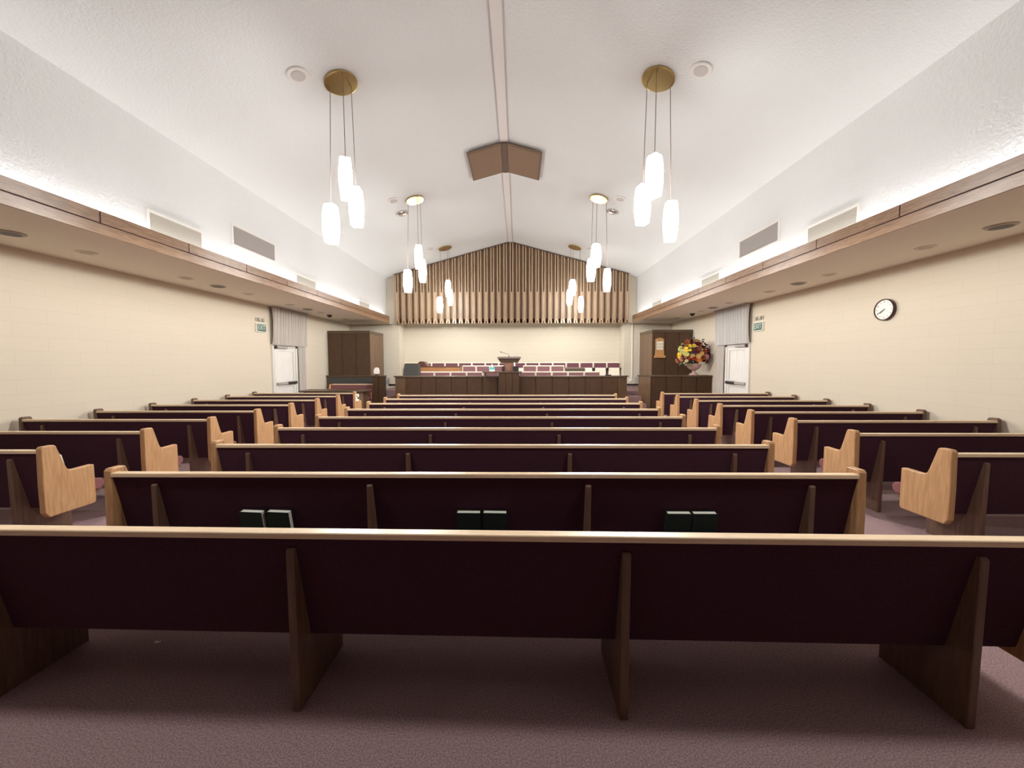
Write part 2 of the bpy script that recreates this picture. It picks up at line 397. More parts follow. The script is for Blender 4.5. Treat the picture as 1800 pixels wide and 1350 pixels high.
# ------------------------------------------------------------------ pendant lights
def shade_mesh():
    mb = MB(); rings = [(0.068, 0.57), (0.077, 0.552), (0.089, 0.36), (0.089, 0.20), (0.074, 0.0)]
    vs = []
    for r, z in rings[::-1]:
        vs.append([mb.bm.verts.new((r*sx, r*sy, z)) for sx, sy in ((-1, -1), (1, -1), (1, 1), (-1, 1))])
    for a, b in zip(vs, vs[1:]):
        for i in range(4): mb.bm.faces.new((a[i], a[(i+1) % 4], b[(i+1) % 4], b[i]))
    return mb, vs
def make_pendant(label, side):
    cx = -2.64 if side < 0 else 2.085
    slope = SL_L if side < 0 else -SL_R
    zc = zceil(cx)
    t = thing('pendant_light', label, 'light fixture', (cx, 5.95, zc), 0, 'brass pendant lights')
    rot = Matrix.Rotation(-slope, 4, 'Y')
    MB().lathe([(0.235, -0.006), (0.24, -0.012), (0.24, -0.03), (0.225, -0.034)], 40).build('canopy', M['brass'], t, xf=rot)
    if side < 0: offs = [(0.125, -0.19, 4.60, 20), (0.145, 0.12, 4.32, 5), (-0.23, 0.06, 4.045, -8)]
    else: offs = [(-0.10, -0.19, 4.605, 35), (-0.165, 0.12, 4.32, 12), (0.245, 0.06, 4.045, -6)]
    for dx, dy, zt, az in offs:
        xt, zt2 = dx*0.80, math.tan(slope)*dx*0.80 - 0.036
        MB().tube([(dx*0.8, dy*0.8, zt2), (dx, dy, zt-zc-0.003)], 0.0055, 6).build('cord', M['cord'], t)
        mb, vs = shade_mesh()
        sh = mb.build('lamp_shade', M['glass'], t, xf=Matrix.Translation((dx, dy, zt-0.57-zc)) @ Matrix.Rotation(R(az), 4, 'Z'))
        xf = Matrix.Translation((dx, dy, zt-0.57-zc)) @ Matrix.Rotation(R(az), 4, 'Z')
        for nm, r, z0, z1 in (('shade_cap', 0.068, 0.571, 0.578), ('shade_base', 0.073, -0.006, -0.001)):
            MB().zprism([(-r, -r), (r, -r), (r, r), (-r, r)], z0, z1).build(nm, M['glass_cap'], sh, xf=xf)
    return t
pl = make_pendant('brass disc pendant with three glowing shades, nearest on the left', -1)
pr = make_pendant('brass disc pendant with three glowing shades, nearest on the right', 1)
for nm, p in (('left', pl), ('right', pr)):
    for lb, y in (('middle one of the three brass pendants on the %s side' % nm, 10.10), ('farthest brass pendant on the %s, in front of the slat screen' % nm, 14.25)):
        dup(p, lb, (p.location.x, y, p.location.z))

# ------------------------------------------------------------------ ceiling fittings
def ceil_fix(name, label, cat, x, y, kind, group):
    s = SL_L if x < XC else -SL_R
    t = thing(name, label, cat, (x, y, zceil(x)), 0, group)
    rot = Matrix.Rotation(-s, 4, 'Y')
    if kind == 'speaker':
        MB().lathe([(0.145, -0.002), (0.15, -0.008), (0.14, -0.02), (0.10, -0.022)], 32).build('ring', M['white'], t, xf=rot)
        MB().lathe([(0.095, -0.0225), (0.095, -0.027), (0.085, -0.029)], 28).build('grille', M['grille'], t, xf=rot)
    else:
        MB().lathe([(0.175, -0.002), (0.18, -0.008), (0.165, -0.016)], 32).build('trim_ring', M['grille'], t, xf=rot)
        MB().lathe([(0.150, -0.017), (0.14, -0.03), (0.07, -0.055)], 28).build('reflector', M['chrome'], t, True, xf=rot)
    return t
for nm, x in (('left', -3.10), ('right', 2.56)):
    for y, w in ((5.62, 'near the closest'), (9.83, 'near the middle'), (13.9, 'near the farthest')):
        ceil_fix('ceiling_speaker', 'round white ceiling speaker %s brass pendant on the %s' % (w, nm), 'speaker', x, y, 'speaker', 'round ceiling speakers')
    ceil_fix('recessed_downlight', 'shiny recessed ceiling downlight behind the middle pendant on the %s' % nm, 'light', x-0.03 if x < 0 else x, 10.63, 'down', 'shiny ceiling downlights')
# folded panel at the ridge
t = thing('ridge_panel', 'tan fabric panel folded over the ceiling ridge', 'ceiling panel', (XC, 8.6, ZR))
for s, sl, w in ((-1, SL_L, 0.86), (1, SL_R, 0.88)):
    rot = Matrix.Rotation(s*sl, 4, 'Y')
    x0, x1 = sorted((s*0.05, s*w))
    f = MB().box(x0, x1, 0, 1.27, -0.07, -0.05).build('panel_frame', M['tan_edge'], t, xf=rot)
    MB().box(x0+0.045, x1-0.045, 0.05, 1.22, -0.077, -0.071).build('panel_fabric', M['tan'], f, xf=rot)
MB().box(-0.06, 0.06, 0.0, 1.27, -0.10, -0.07).build('joint_strip', M['tan_joint'], t)

def soffit_fix(name, label, cat, x, y, kind, group):
    t = thing(name, label, cat, (x, y, ZS), 0, group)
    if kind == 'big':
        MB().lathe([(0.135, -0.001), (0.14, -0.006), (0.12, -0.018), (0.105, -0.018)], 32).build('trim_ring', M['dull'], t)
        MB().lathe([(0.10, -0.0185), (0.095, -0.021)], 28).build('lens', M['dark'], t)
    elif kind == 'small':
        MB().lathe([(0.115, -0.001), (0.12, -0.005), (0.105, -0.012)], 28).build('ring', M['disc'], t)
        MB().lathe([(0.075, -0.0125), (0.07, -0.018)], 24).build('grille', M['discg'], t)
    else:
        MB().lathe([(0.09, -0.001), (0.09, -0.02)], 24).build('mount_ring', M['dull'], t)
        MB().lathe([(0.075, -0.021), (0.065, -0.06), (0.03, -0.085)], 24).build('dome', M['dark'], t, True)
for nm, x in (('left', -6.2), ('right', 5.69)):
    for y, w in ((4.70, 'nearest the camera'), (7.97, 'halfway along'), (11.38, 'above the exit door')):
        soffit_fix('recessed_downlight', 'dark round recessed light in the %s soffit, %s' % (nm, w), 'light', x, y, 'big', 'soffit downlights')
    for k, y in enumerate((5.54, 7.2, 8.87, 10.5, 12.12, 13.9)):
        soffit_fix('ceiling_disc', 'small flat disc in the %s soffit, %s from the camera' % (nm, ORD[k]), 'ceiling disc', x, y, 'small', 'soffit discs')
    soffit_fix('ceiling_dome', 'small dark dome under the %s soffit near its far end' % nm, 'dome', x, 12.7, 'dome', 'soffit domes')

# air vents in the upper walls
def vent(label, side, y0, y1, z0, z1, m):
    x = XUL if side < 0 else XUR
    s = -side
    t = thing('air_vent', label, 'vent', (x, (y0+y1)/2, z0), 0, 'upper wall air vents')
    w, h = (y1-y0)/2, z1-z0
    def bx(mb, a, b, *r):
        a, b = sorted((a*s, b*s)); mb.box(a, b, *r)
    mb = MB()
    for r in ((-w, w, 0, 0.035), (-w, w, h-0.035, h), (-w, -w+0.035, 0.035, h-0.035), (w-0.035, w, 0.035, h-0.035)): bx(mb, 0.001, 0.02, *r)
    mb.build('vent_frame', M['white'], t)
    mb = MB(); bx(mb, 0.001, 0.006, -w+0.035, w-0.035, 0.035, h-0.035)
    n = 12
    for k in range(n):
        z = 0.04 + (h-0.08)*k/n
        bx(mb, 0.006, 0.014, -w+0.036, w-0.036, z, z+0.018)
    mb.build('louvres', m, t)
for side, nm in ((-1, 'left'), (1, 'right')):
    vent('pale louvred vent on the upper %s wall, nearest the camera, behind the fascia' % nm, side, 5.60, 6.59, 3.45, 3.86, M['creamgrille'])
    vent('grey louvred vent set highest on the upper %s wall' % nm, side, 7.27, 8.57, 3.84, 4.25, M['greygrille'])
    vent('pale louvred vent on the upper %s wall, third from the camera' % nm, side, 9.33, 10.27, 3.40, 3.80, M['creamgrille'])
    vent('pale louvred vent on the upper %s wall, farthest from the camera' % nm, side, 13.02, 13.95, 3.40, 3.77, M['creamgrille'])
# low return grilles and outlet on the front wall
for nm, a, b in (('left', -5.50, -5.28), ('right', 4.79, 5.07)):
    t = thing('return_grille', 'pale square air grille low on the front wall beside the %s steps' % nm, 'vent', (a, YF-0.03, 0.78), 0, 'low air grilles')
    a2, b2 = 0, b-a
    MB().box(a2, b2, 0.01, 0.028, 0, 0.26).build('vent_frame', M['creamgrille'], t)
    mb = MB()
    for k in range(7): mb.box(a2+0.02, b2-0.02, 0.002, 0.0095, 0.025+k*0.032, 0.043+k*0.032)
    mb.build('louvres', M['leaf2'] if False else M['creamgrille'], t)
t = thing('wall_outlet', 'small white socket plate on the front wall by the right steps', 'outlet', (4.60, YF-0.008, 0.86))
MB().box(-0.04, 0.04, 0, 0.006, 0, 0.12).build('plate', M['white'], t, bevel=0.002)
mb = MB(); mb.box(-0.018, 0.018, -0.003, -0.0005, 0.015, 0.05); mb.box(-0.018, 0.018, -0.003, -0.0005, 0.07, 0.105)
mb.build('socket', M['cream'], t)

# ------------------------------------------------------------------ slatted screen
SX0, SX1, SYF, SYB = -4.955, 4.435, 15.56, 15.80
t = thing('slat_screen', 'gabled screen of vertical oak slats hanging above the rostrum', 'screen', (0, 0, 0))
CX, PER = -0.235, 0.2565
mb = MB().yprism([(SX0, 3.25), (SX1, 3.25), (SX1, zceil(SX1)-0.03), (XC, ZR-0.03), (SX0, zceil(SX0)-0.03)], SYB-0.03, SYB)
mb.build('shade_backing', M['slat_dark'], t)  # dark sheet standing in for the shade between the slats
def top(x): return zceil(x) - 0.05
for k in range(-18, 19):
    x = CX + k*PER
    mb = MB()
    for a, b in ((x-0.078, x-0.019), (x+0.019, x+0.078)):
        a = max(a, SX0+0.002); b = min(b, SX1-0.002)
        if b <= a: continue
        mb.hull([(a, SYF, 3.215), (b, SYF, 3.215), (b, SYB-0.035, 3.215), (a, SYB-0.035, 3.215)],
                [(a, SYF, top(a)), (b, SYF, top(b)), (b, SYB-0.035, top(b)), (a, SYB-0.035, top(a))])
    fin = mb.build('slat', M['slat'], t)
    MB().box(max(x-0.018, SX0), min(x+0.018, SX1), SYF-0.008, SYF+0.05, 3.315, 4.46).build('filler_board', M['slat_front'], fin)
    if k < 18:
        a, b = x+0.080, x+PER-0.080
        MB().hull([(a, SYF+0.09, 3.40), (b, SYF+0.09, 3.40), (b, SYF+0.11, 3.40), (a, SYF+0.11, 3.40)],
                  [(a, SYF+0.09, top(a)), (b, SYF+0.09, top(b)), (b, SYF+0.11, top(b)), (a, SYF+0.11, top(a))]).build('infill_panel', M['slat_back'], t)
mb = MB()
mb.yprism([(SX0, zceil(SX0)-0.048), (XC, ZR-0.048), (XC, ZR-0.012), (SX0, zceil(SX0)-0.012)], SYF-0.02, SYB)
mb.yprism([(XC, ZR-0.048), (SX1, zceil(SX1)-0.048), (SX1, zceil(SX1)-0.012), (XC, ZR-0.012)], SYF-0.02, SYB)
mb.build('top_rail', M['tan_joint'], t)

# ------------------------------------------------------------------ tall cabinets
def tall_cabinet(label, x0, x1, inner):
    """inner: -1 if the side facing the hall is on the low-x face, +1 if on the high-x face"""
    y0, y1, zt = 13.95, 15.36, 2.80
    t = thing('tall_cabinet', label, 'cabinet', ((x0+x1)/2, y0, 0), 0, 'tall wood-panelled cabinets')
    w = (x1-x0)/2
    MB().box(-w+0.02, w-0.02, 0.02, y1-y0, 0.0, zt-0.02).build('carcass', M['walnut_dark'], t)
    MB().box(-w-0.004, w+0.004, -0.004, y1-y0, zt-0.105, zt).build('top_band', M['walnut_cap'], t, bevel=0.004)
    pw = (2*w)/3
    for k in range(3):
        MB().box(-w+k*pw+0.008, -w+(k+1)*pw-0.008, 0, 0.02, 0.05, zt-0.108).build('front_panel', M['walnut'], t, bevel=0.003)
    d = (y1-y0-0.02)/3
    for k in range(3):
        a, b = (w-0.02, w) if inner > 0 else (-w, -w+0.02)
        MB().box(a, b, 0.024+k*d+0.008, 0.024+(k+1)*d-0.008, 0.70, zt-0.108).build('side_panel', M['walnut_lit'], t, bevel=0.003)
tall_cabinet('tall dark-panelled cabinet at far left, behind the low wooden table', -6.89, -5.36, 1)
tall_cabinet('tall dark-panelled cabinet at far right carrying the number board', 4.84, 6.27, -1)

# hymn number board
t = thing('hymn_board', 'small honey-oak number board with white cards on the right cabinet', 'board', (5.10, 13.94, 1.79))
mb = MB().hull([(-0.165, -0.03, 0.08), (0.165, -0.03, 0.08), (0.165, -0.002, 0.08), (-0.165, -0.002, 0.08)], [(-0.15, -0.03, 0.30), (0.15, -0.03, 0.30), (0.15, -0.002, 0.30), (-0.15, -0.002, 0.30)])
pr_ = [(-0.15, 0.30), (0.15, 0.30), (0.15, 0.66), (0.10, 0.70), (0.0, 0.725), (-0.10, 0.70), (-0.15, 0.66)]
mb.yprism(pr_, -0.03, -0.002)
mb.build('back_board', M['honey'], t, bevel=0.004)
MB().box(-0.20, 0.205, -0.07, -0.031, 0.0, 0.085).build('bottom_rail', M['honey'], t, bevel=0.012)
for r_ in range(3):
    z = 0.545 - r_*0.105
    for k in range(3):
        c = MB().box(-0.112+k*0.077, -0.112+k*0.077+0.071, -0.036, -0.031, z-0.04, z+0.045).build('number_card', M['paper'], t)
        mb = MB(); x = -0.112+k*0.077+0.022
        mb.box(x, x+0.027, -0.0375, -0.0365, z+0.018, z+0.026); mb.box(x+0.019, x+0.027, -0.0375, -0.0365, z-0.022, z+0.018)
        if (r_+k) % 2: mb.box(x, x+0.019, -0.0375, -0.0365, z-0.022, z-0.014)
        mb.build('mark', M['greygrille'], c)

# ------------------------------------------------------------------ rostrum front and pulpit
t = thing('rostrum_front', 'low dark-panelled front of the rostrum with a flat cap', 'rostrum', (0, 0, 0))
F0, F1 = -3.52, 3.14
mb = MB().zprism([(F0, 12.02), (F1, 12.02), (3.47, 12.32), (3.47, 12.345), (-3.92, 12.345), (-3.92, 12.32)], 0.0, 1.17)
mb.build('core', M['walnut_dark'], t)
capP = [(F0-0.03, 11.97), (F1+0.03, 11.97), (3.53, 12.28), (3.53, 12.37), (-3.98, 12.37), (-3.98, 12.28)]
MB().zprism(capP, 1.172, 1.215).build('cap', M['walnut_cap'], t, bevel=0.006)
for seg0, seg1, n in ((F0, -0.62, 6), (0.05, F1, 6)):
    w = (seg1-seg0)/n
    for k in range(n):
        MB().box(seg0+k*w+0.012, seg0+(k+1)*w-0.012, 11.995, 12.018, 0.04, 1.168).build('panel', M['walnut_low'], t, bevel=0.003)
for pts in ([(-3.92, 12.318), (F0-0.005, 12.018), (F0-0.02, 12.0), (-3.935, 12.30)], [(F1+0.005, 12.018), (3.47, 12.318), (3.485, 12.30), (F1+0.02, 12.0)]):
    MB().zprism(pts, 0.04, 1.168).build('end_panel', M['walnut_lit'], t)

t = thing('pulpit', 'dark wooden pulpit standing at the middle of the rostrum front', 'pulpit', (-0.265, 12.2, 0))
MB().box(-0.325, 0.325, -0.42, -0.25, 0.0, 1.315).build('base', M['walnut_low'], t, bevel=0.003)
for k in range(3): MB().box(-0.31+k*0.21, -0.31+k*0.21+0.20, -0.437, -0.4205, 0.04, 1.30).build('base_panel', M['walnut_low'], t, bevel=0.003)
MB().box(-0.82, 0.40, -0.455, 0.22, 1.318, 1.356).build('ledge', M['walnut_cap'], t, bevel=0.006)
for x in (-0.78, 0.34): MB().box(x, x+0.03, 0.175, 0.21, 0.522, 1.317).build('ledge_support', M['walnut_dark'], t)
MB().box(-0.15, 0.12, -0.05, 0.18, 1.357, 1.62).build('post', M['postwood'], t)
MB().box(0.125, 0.30, -0.17, 0.18, 1.357, 1.515).build('side_box', M['black'], t)
MB().box(-0.225, -0.155, -0.17, 0.18, 1.357, 1.515).build('side_box', M['black'], t)
MB().hull([(-0.26, -0.07, 1.621), (0.275, -0.07, 1.621), (0.275, 0.2, 1.621), (-0.26, 0.2, 1.621)], [(-0.355, -0.12, 1.755), (0.355, -0.12, 1.755), (0.355, 0.25, 1.79), (-0.355, 0.25, 1.79)]).build('desk_body', M['walnut_cap'], t)
MB().hull([(-0.37, -0.15, 1.757), (0.37, -0.15, 1.757), (0.37, 0.28, 1.795), (-0.37, 0.28, 1.795)], [(-0.37, -0.15, 1.79), (0.37, -0.15, 1.79), (0.37, 0.28, 1.828), (-0.37, 0.28, 1.828)]).build('desk_top', M['desk'], t, bevel=0.004)
t = thing('gooseneck_microphone', 'thin gooseneck microphone bending left above the pulpit', 'microphone', (-0.28, 12.25, 1.811))
MB().lathe([(0.03, 0.002), (0.03, 0.012), (0.012, 0.02)], 16).build('base', M['dark'], t)
MB().tube([(0, 0, 0.018), (0, 0, 0.07), (-0.03, 0, 0.095), (-0.12, 0, 0.12), (-0.22, 0, 0.15)], 0.006, 8).build('neck', M['brown'], t)
MB().tube([(-0.222, 0, 0.151), (-0.275, 0, 0.167)], 0.013, 10).build('capsule', M['dark'], t)
tag(MB().lathe([(0.022, 0), (0.027, 0.01), (0.027, 0.10), (0.02, 0.12)], 16).build('white_cup', M['white'], smooth=False, loc=(-0.095, 12.065, 1.517)), 'small white cylinder standing on the dark box right of the pulpit post', 'cup')
t = thing('tissue_box', 'teal and white tissue box on the ledge left of the pulpit', 'tissue box', (-0.80, 12.16, 1.357))
MB().box(-0.078, 0.078, -0.06, 0.06, 0, 0.055).build('lower_band', M['white'], t)
MB().box(-0.078, 0.078, -0.06, 0.06, 0.055, 0.13).build('box', M['teal'], t)
MB().hull([(-0.025, -0.012, 0.13), (0.03, -0.012, 0.13), (0.03, 0.012, 0.13), (-0.025, 0.012, 0.13)], [(-0.03, 0.0, 0.21), (-0.005, -0.015, 0.235), (0.015, 0.01, 0.20), (-0.02, 0.015, 0.195)]).build('tissue', M['paper'], t)

# ------------------------------------------------------------------ choir seats
def make_seat(label, loc, m, group, w=0.568):
    t = thing('choir_seat', label, 'seat', loc, 0, group)
    h = w/2
    mb = MB().box(-h, h, 0.0, 0.03, 0.44, 0.80)
    mb.build('back_shell', M['shell'], t, bevel=0.012)
    MB().box(-h+0.032, h-0.032, -0.03, -0.001, 0.40, 0.762).build('back_cushion', m, t, bevel=0.012)
    MB().hull([(-0.235, -0.17, 0.16), (0.235, -0.17, 0.16), (0.235, -0.10, 0.14), (-0.235, -0.10, 0.14)], [(-0.225, -0.11, 0.56), (0.225, -0.11, 0.56), (0.225, -0.06, 0.56), (-0.225, -0.06, 0.56)]).build('seat_pan', M['shell'], t, bevel=0.03, seg=3)
    for x in (-h, h-0.03): MB().xprism([(-0.02, 0.0), (0.03, 0.0), (0.03, 0.5), (-0.05, 0.56), (-0.2, 0.56), (-0.2, 0.53), (-0.03, 0.47)], x+0.003, x+0.027).build('armrest', M['brown'], t)
    return t
seat = None; G = 'choir seats'
def put_seat(label, x, y, z, rose):
    global seat
    m = M['seat_rose'] if rose else M['seat_purple']
    if seat is None or seat.get('_r') is None: pass
    return m
protos = {}
def seat_at(key, label, x, y, z):
    if key not in protos:
        protos[key] = make_seat(label, (x, y, z), M['seat_purple'] if key == 'back' else M['seat_rose'], '%s-row choir seats' % key, 0.568 if key != 'mid' else 0.545)
    else: dup(protos[key], label, (x, y, z))
for k in range(16):
    lb = '%s purple choir seat from the left in the back row' % ORD[k]
    if k == 0: lb = 'leftmost back-row choir seat, mostly behind the dark grey box'
    if k == 15: lb = 'rightmost purple choir seat of the back row, cream folded seat showing'
    seat_at('back', lb, -4.805+0.572*(k+0.5), 16.36, 0.852)
for k in range(6):
    x = -2.208+0.553*(k+0.5) if k < 3 else 0.216+0.549*(k-3+0.5)
    seat_at('mid', '%s rose choir seat %s the pulpit in the middle row' % (ORD[k % 3].capitalize(), 'from the left, left of' if k < 3 else 'from the left, right of'), x, 15.35, 0.722)
for k in range(10):
    x = -3.519+0.572*(k+0.5) if k < 5 else 0.071+0.568*(k-5+0.5)
    seat_at('front', '%s rose choir seat %s the pulpit in the front row' % (ORD[k % 5].capitalize(), 'from the left, left of' if k < 5 else 'from the left, right of'), x, 13.6, 0.522)

# things among the choir seats
t = thing('console_piano', 'orange-brown console piano with dark lid behind the left choir seats', 'piano', (-3.68, 13.86, 0.5215))
MB().box(0.02, 1.60, 0.03, 0.60, 0, 0.955).build('case', M['piano'], t, bevel=0.006)
MB().box(0.16, 1.63, 0.0, 0.62, 0.958, 0.985).build('lid', M['piano_top'], t, bevel=0.006)
mb = MB().yprism([(0.0, 0.92), (0.155, 0.92), (0.37, 0.97), (0.40, 0.99), (0.36, 1.06), (0.30, 1.135), (0.26, 1.16), (0.13, 1.165), (0.07, 1.13), (0.03, 1.08)], 0.1, 0.5)
mb.build('folded_lid', M['piano_top'], t, bevel=0.02)
t = thing('dark_grey_box', 'dark grey cloth-fronted box with sloping side at the left rostrum end', 'box', (-3.63, 13.0, 0.521))
mb = MB().yprism([(-0.27, 0), (0.27, 0), (0.25, 1.065), (-0.20, 1.065), (-0.26, 0.75)], 0, 0.35)
mb.build('cloth_body', M['darkgrey'], t, bevel=0.02)
MB().box(-0.20, 0.25, 0.005, 0.345, 1.067, 1.085).build('top_board', M['walnut_cap'], t)
t = thing('low_console', 'dark brown low console behind the right-hand choir seats', 'console', (1.75, 13.88, 0.522))
MB().box(0, 0.67, 0, 0.4, 0, 0.80).build('body', M['walnut'], t)
MB().xprism([(-0.01, 0.802), (0.41, 0.802), (0.41, 0.93), (-0.01, 0.90)], -0.01, 0.68).build('sloped_top', M['walnut_cap'], t, bevel=0.01)
tag(MB().box(-0.085, 0.085, 0, 0.12, 0, 0.03).build('black_book', M['black'], bevel=0.004, loc=(2.87, 12.15, 1.217)), 'thin black book lying on the right end of the rostrum cap', 'book')

# ------------------------------------------------------------------ dividers, table, bench
t = thing('panelled_divider', 'low dark-panelled divider at right with the flower urn on its cap', 'divider', (0, 0, 0))
foot = [(4.33, 12.52), (6.27, 12.52), (6.27, 12.86), (4.03, 12.86), (4.03, 12.80)]
MB().zprism(foot, 0.0, 1.165).build('core', M['walnut_dark'], t)
MB().zprism([(4.31, 12.47), (6.28, 12.47), (6.28, 12.90), (3.99, 12.90), (3.99, 12.77)], 1.167, 1.212).build('cap', M['walnut_cap'], t, bevel=0.006)
for k in range(4):
    w = 1.94/4
    MB().box(4.33+k*w+0.012, 4.33+(k+1)*w-0.012, 12.498, 12.518, 0.04, 1.163).build('panel', M['walnut_low'], t, bevel=0.003)
MB().zprism([(4.025, 12.795), (4.32, 12.518), (4.305, 12.502), (4.01, 12.78)], 0.04, 1.163).build('end_panel', M['walnut_lit'], t)

t = thing('panelled_divider', 'narrow dark-panelled divider wing right of the plum bench', 'divider', (0, 0, 0))
MB().box(-4.86, -4.46, 12.82, 12.96, 0, 1.165).build('core', M['walnut_dark'], t)
MB().box(-4.89, -4.43, 12.77, 12.99, 1.167, 1.212).build('cap', M['walnut_cap'], t, bevel=0.006)
for a, b in ((-4.86, -4.67), (-4.66, -4.47)): MB().box(a+0.004, b-0.004, 12.80, 12.818, 0.04, 1.163).build('panel', M['walnut_low'], t, bevel=0.003)
MB().box(-4.88, -4.84, 12.962, 13.755, 0, 1.165).build('return_panel', M['walnut_low'], t)
t = thing('panelled_divider', 'long dark ledge panel behind the bench under the left cabinet', 'divider', (0, 0, 0))
MB().box(-6.88, -4.90, 13.80, 13.935, 0, 1.13).build('core', M['walnut_cap'], t)
MB().box(-6.90, -4.895, 13.76, 13.94, 1.132, 1.185).build('cap', M['walnut_cap'], t, bevel=0.005)
MB().box(-6.80, -4.98, 13.785, 13.799, 0.80, 1.09).build('inset_panel', M['darkgrey'], t)
t = thing('white_box', 'small white round-topped box on the left divider wing', 'box', (-4.74, 12.83, 1.2125))
mb = MB().yprism([(-0.085, 0.05), (0.085, 0.05), (0.09, 0.14), (0.075, 0.21), (0.04, 0.255), (0, 0.265), (-0.04, 0.255), (-0.075, 0.21), (-0.09, 0.14)], 0, 0.09)
mb.build('shell', M['white'], t, bevel=0.008)
MB().box(-0.05, 0.06, 0.01, 0.08, 0, 0.049).build('foot', M['brown'], t)

t = thing('low_table', 'long low wooden table with angled right end at far left', 'table', (0, 0, 0))
tp = [(-6.50, 11.27), (-4.86, 11.20), (-4.60, 11.55), (-4.62, 12.11), (-6.60, 12.12)]
MB().zprism(tp, 0.765, 0.805).build('table_top', M['walnut_cap'], t, bevel=0.006)
MB().zprism([(-6.40, 11.38), (-4.93, 11.32), (-4.72, 11.60), (-4.72, 12.02), (-6.40, 12.02)], 0.0, 0.764).build('body', M['walnut'], t)
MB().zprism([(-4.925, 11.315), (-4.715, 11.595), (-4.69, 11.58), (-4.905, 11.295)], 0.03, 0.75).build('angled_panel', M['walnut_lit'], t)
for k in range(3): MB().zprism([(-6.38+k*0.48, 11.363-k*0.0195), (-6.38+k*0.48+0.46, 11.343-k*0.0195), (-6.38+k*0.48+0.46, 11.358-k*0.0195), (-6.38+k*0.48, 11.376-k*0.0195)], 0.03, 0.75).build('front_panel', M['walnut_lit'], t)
t = thing('upholstered_bench', 'plum upholstered bench behind the low wooden table', 'bench', (0, 0, 0))
MB().box(-6.50, -5.02, 13.36, 13.42, 0.865, 0.90).build('top_rail', M['oak_x'], t, bevel=0.004)
MB().box(-6.50, -5.02, 13.34, 13.40, 0.35, 0.863).build('back_cushion', M['mauve'], t)
MB().box(-6.50, -5.02, 12.92, 13.338, 0.34, 0.46).build('seat_cushion', M['mauve'], t, bevel=0.02)
for x in (-6.58, -5.018): MB().xprism([(13.42-y, z) for y, z in end_panel_prof()], x, x+0.055).build('end_panel', M['oak_z'], t, bevel=0.008)
for x in (-6.3, -5.25): MB().box(x, x+0.04, 12.98, 13.38, 0, 0.34).build('support', M['oak_leg'], t)

# ------------------------------------------------------------------ flowers
UX, UY, UZ = 5.77, 12.68, 1.2125
t = thing('flower_urn', 'pinkish footed urn holding the autumn flowers on the right divider', 'urn', (UX, UY, UZ))
MB().lathe([(0.15, 0), (0.15, 0.015), (0.12, 0.045), (0.06, 0.08), (0.038, 0.12), (0.042, 0.15)], 32).build('foot', M['urn'], t, True)
MB().lathe([(0.05, 0.15), (0.12, 0.18), (0.18, 0.23), (0.21, 0.29), (0.215, 0.34), (0.23, 0.355), (0.23, 0.365), (0.2, 0.366)], 32).build('bowl', M['urn'], t, True)
t = thing('flower_arrangement', 'large autumn bouquet of red, yellow and burgundy blooms in the urn', 'flowers', (UX, UY, UZ+0.368))
cols = {'yellow': (0.75, 0.52, 0.06), 'lime': (0.55, 0.52, 0.17), 'cream': (0.72, 0.62, 0.36), 'peach': (0.62, 0.36, 0.13), 'orange': (0.75, 0.25, 0.05),
        'red': (0.34, 0.035, 0.015), 'salmon': (0.58, 0.17, 0.09), 'burgundy': (0.10, 0.012, 0.025), 'plumflower': (0.06, 0.014, 0.04), 'pink': (0.50, 0.20, 0.22), 'rust': (0.30, 0.08, 0.03)}
def bloom_mesh(name, col):
    m = mat('petal_'+name, col, 0.8, spec=0.1)
    mb = MB()
    for layer, (r, n, tilt) in enumerate(((0.058, 8, 15), (0.042, 7, 40), (0.026, 5, 65))):
        for i in range(n):
            a = 2*math.pi*(i+0.5*layer)/n
            d = Vector((math.cos(a), math.sin(a), 0)); s = Vector((-math.sin(a), math.cos(a), 0)); u = Vector((0, 0, 1))
            ct, st = math.cos(R(tilt)), math.sin(R(tilt)); w = r*0.42
            p0 = u*0.004*layer; p1 = d*r*0.6*ct + u*(r*0.6*st+0.004*layer); p2 = d*r*ct + u*(r*st*0.9+0.004*layer)
            v = [mb.bm.verts.new(q) for q in (p0, p1+s*w, p2, p1-s*w)]
            mb.bm.faces.new(v)
    mb.ball((0, 0, 0.012), 0.016, 1, (1, 1, 0.7))
    return mb.mesh('bloom_'+name, m)
BM = {k: bloom_mesh(k, c) for k, c in cols.items()}
spots = []
random.seed(11)
GA = math.pi*(3-math.sqrt(5)); N_ = 92
for i in range(N_):
    zz = 1 - 1.45*(i+0.5)/N_
    rr = math.sqrt(max(0, 1-zz*zz)); a = GA*i
    spots.append(Vector((rr*math.cos(a), rr*math.sin(a), zz)))
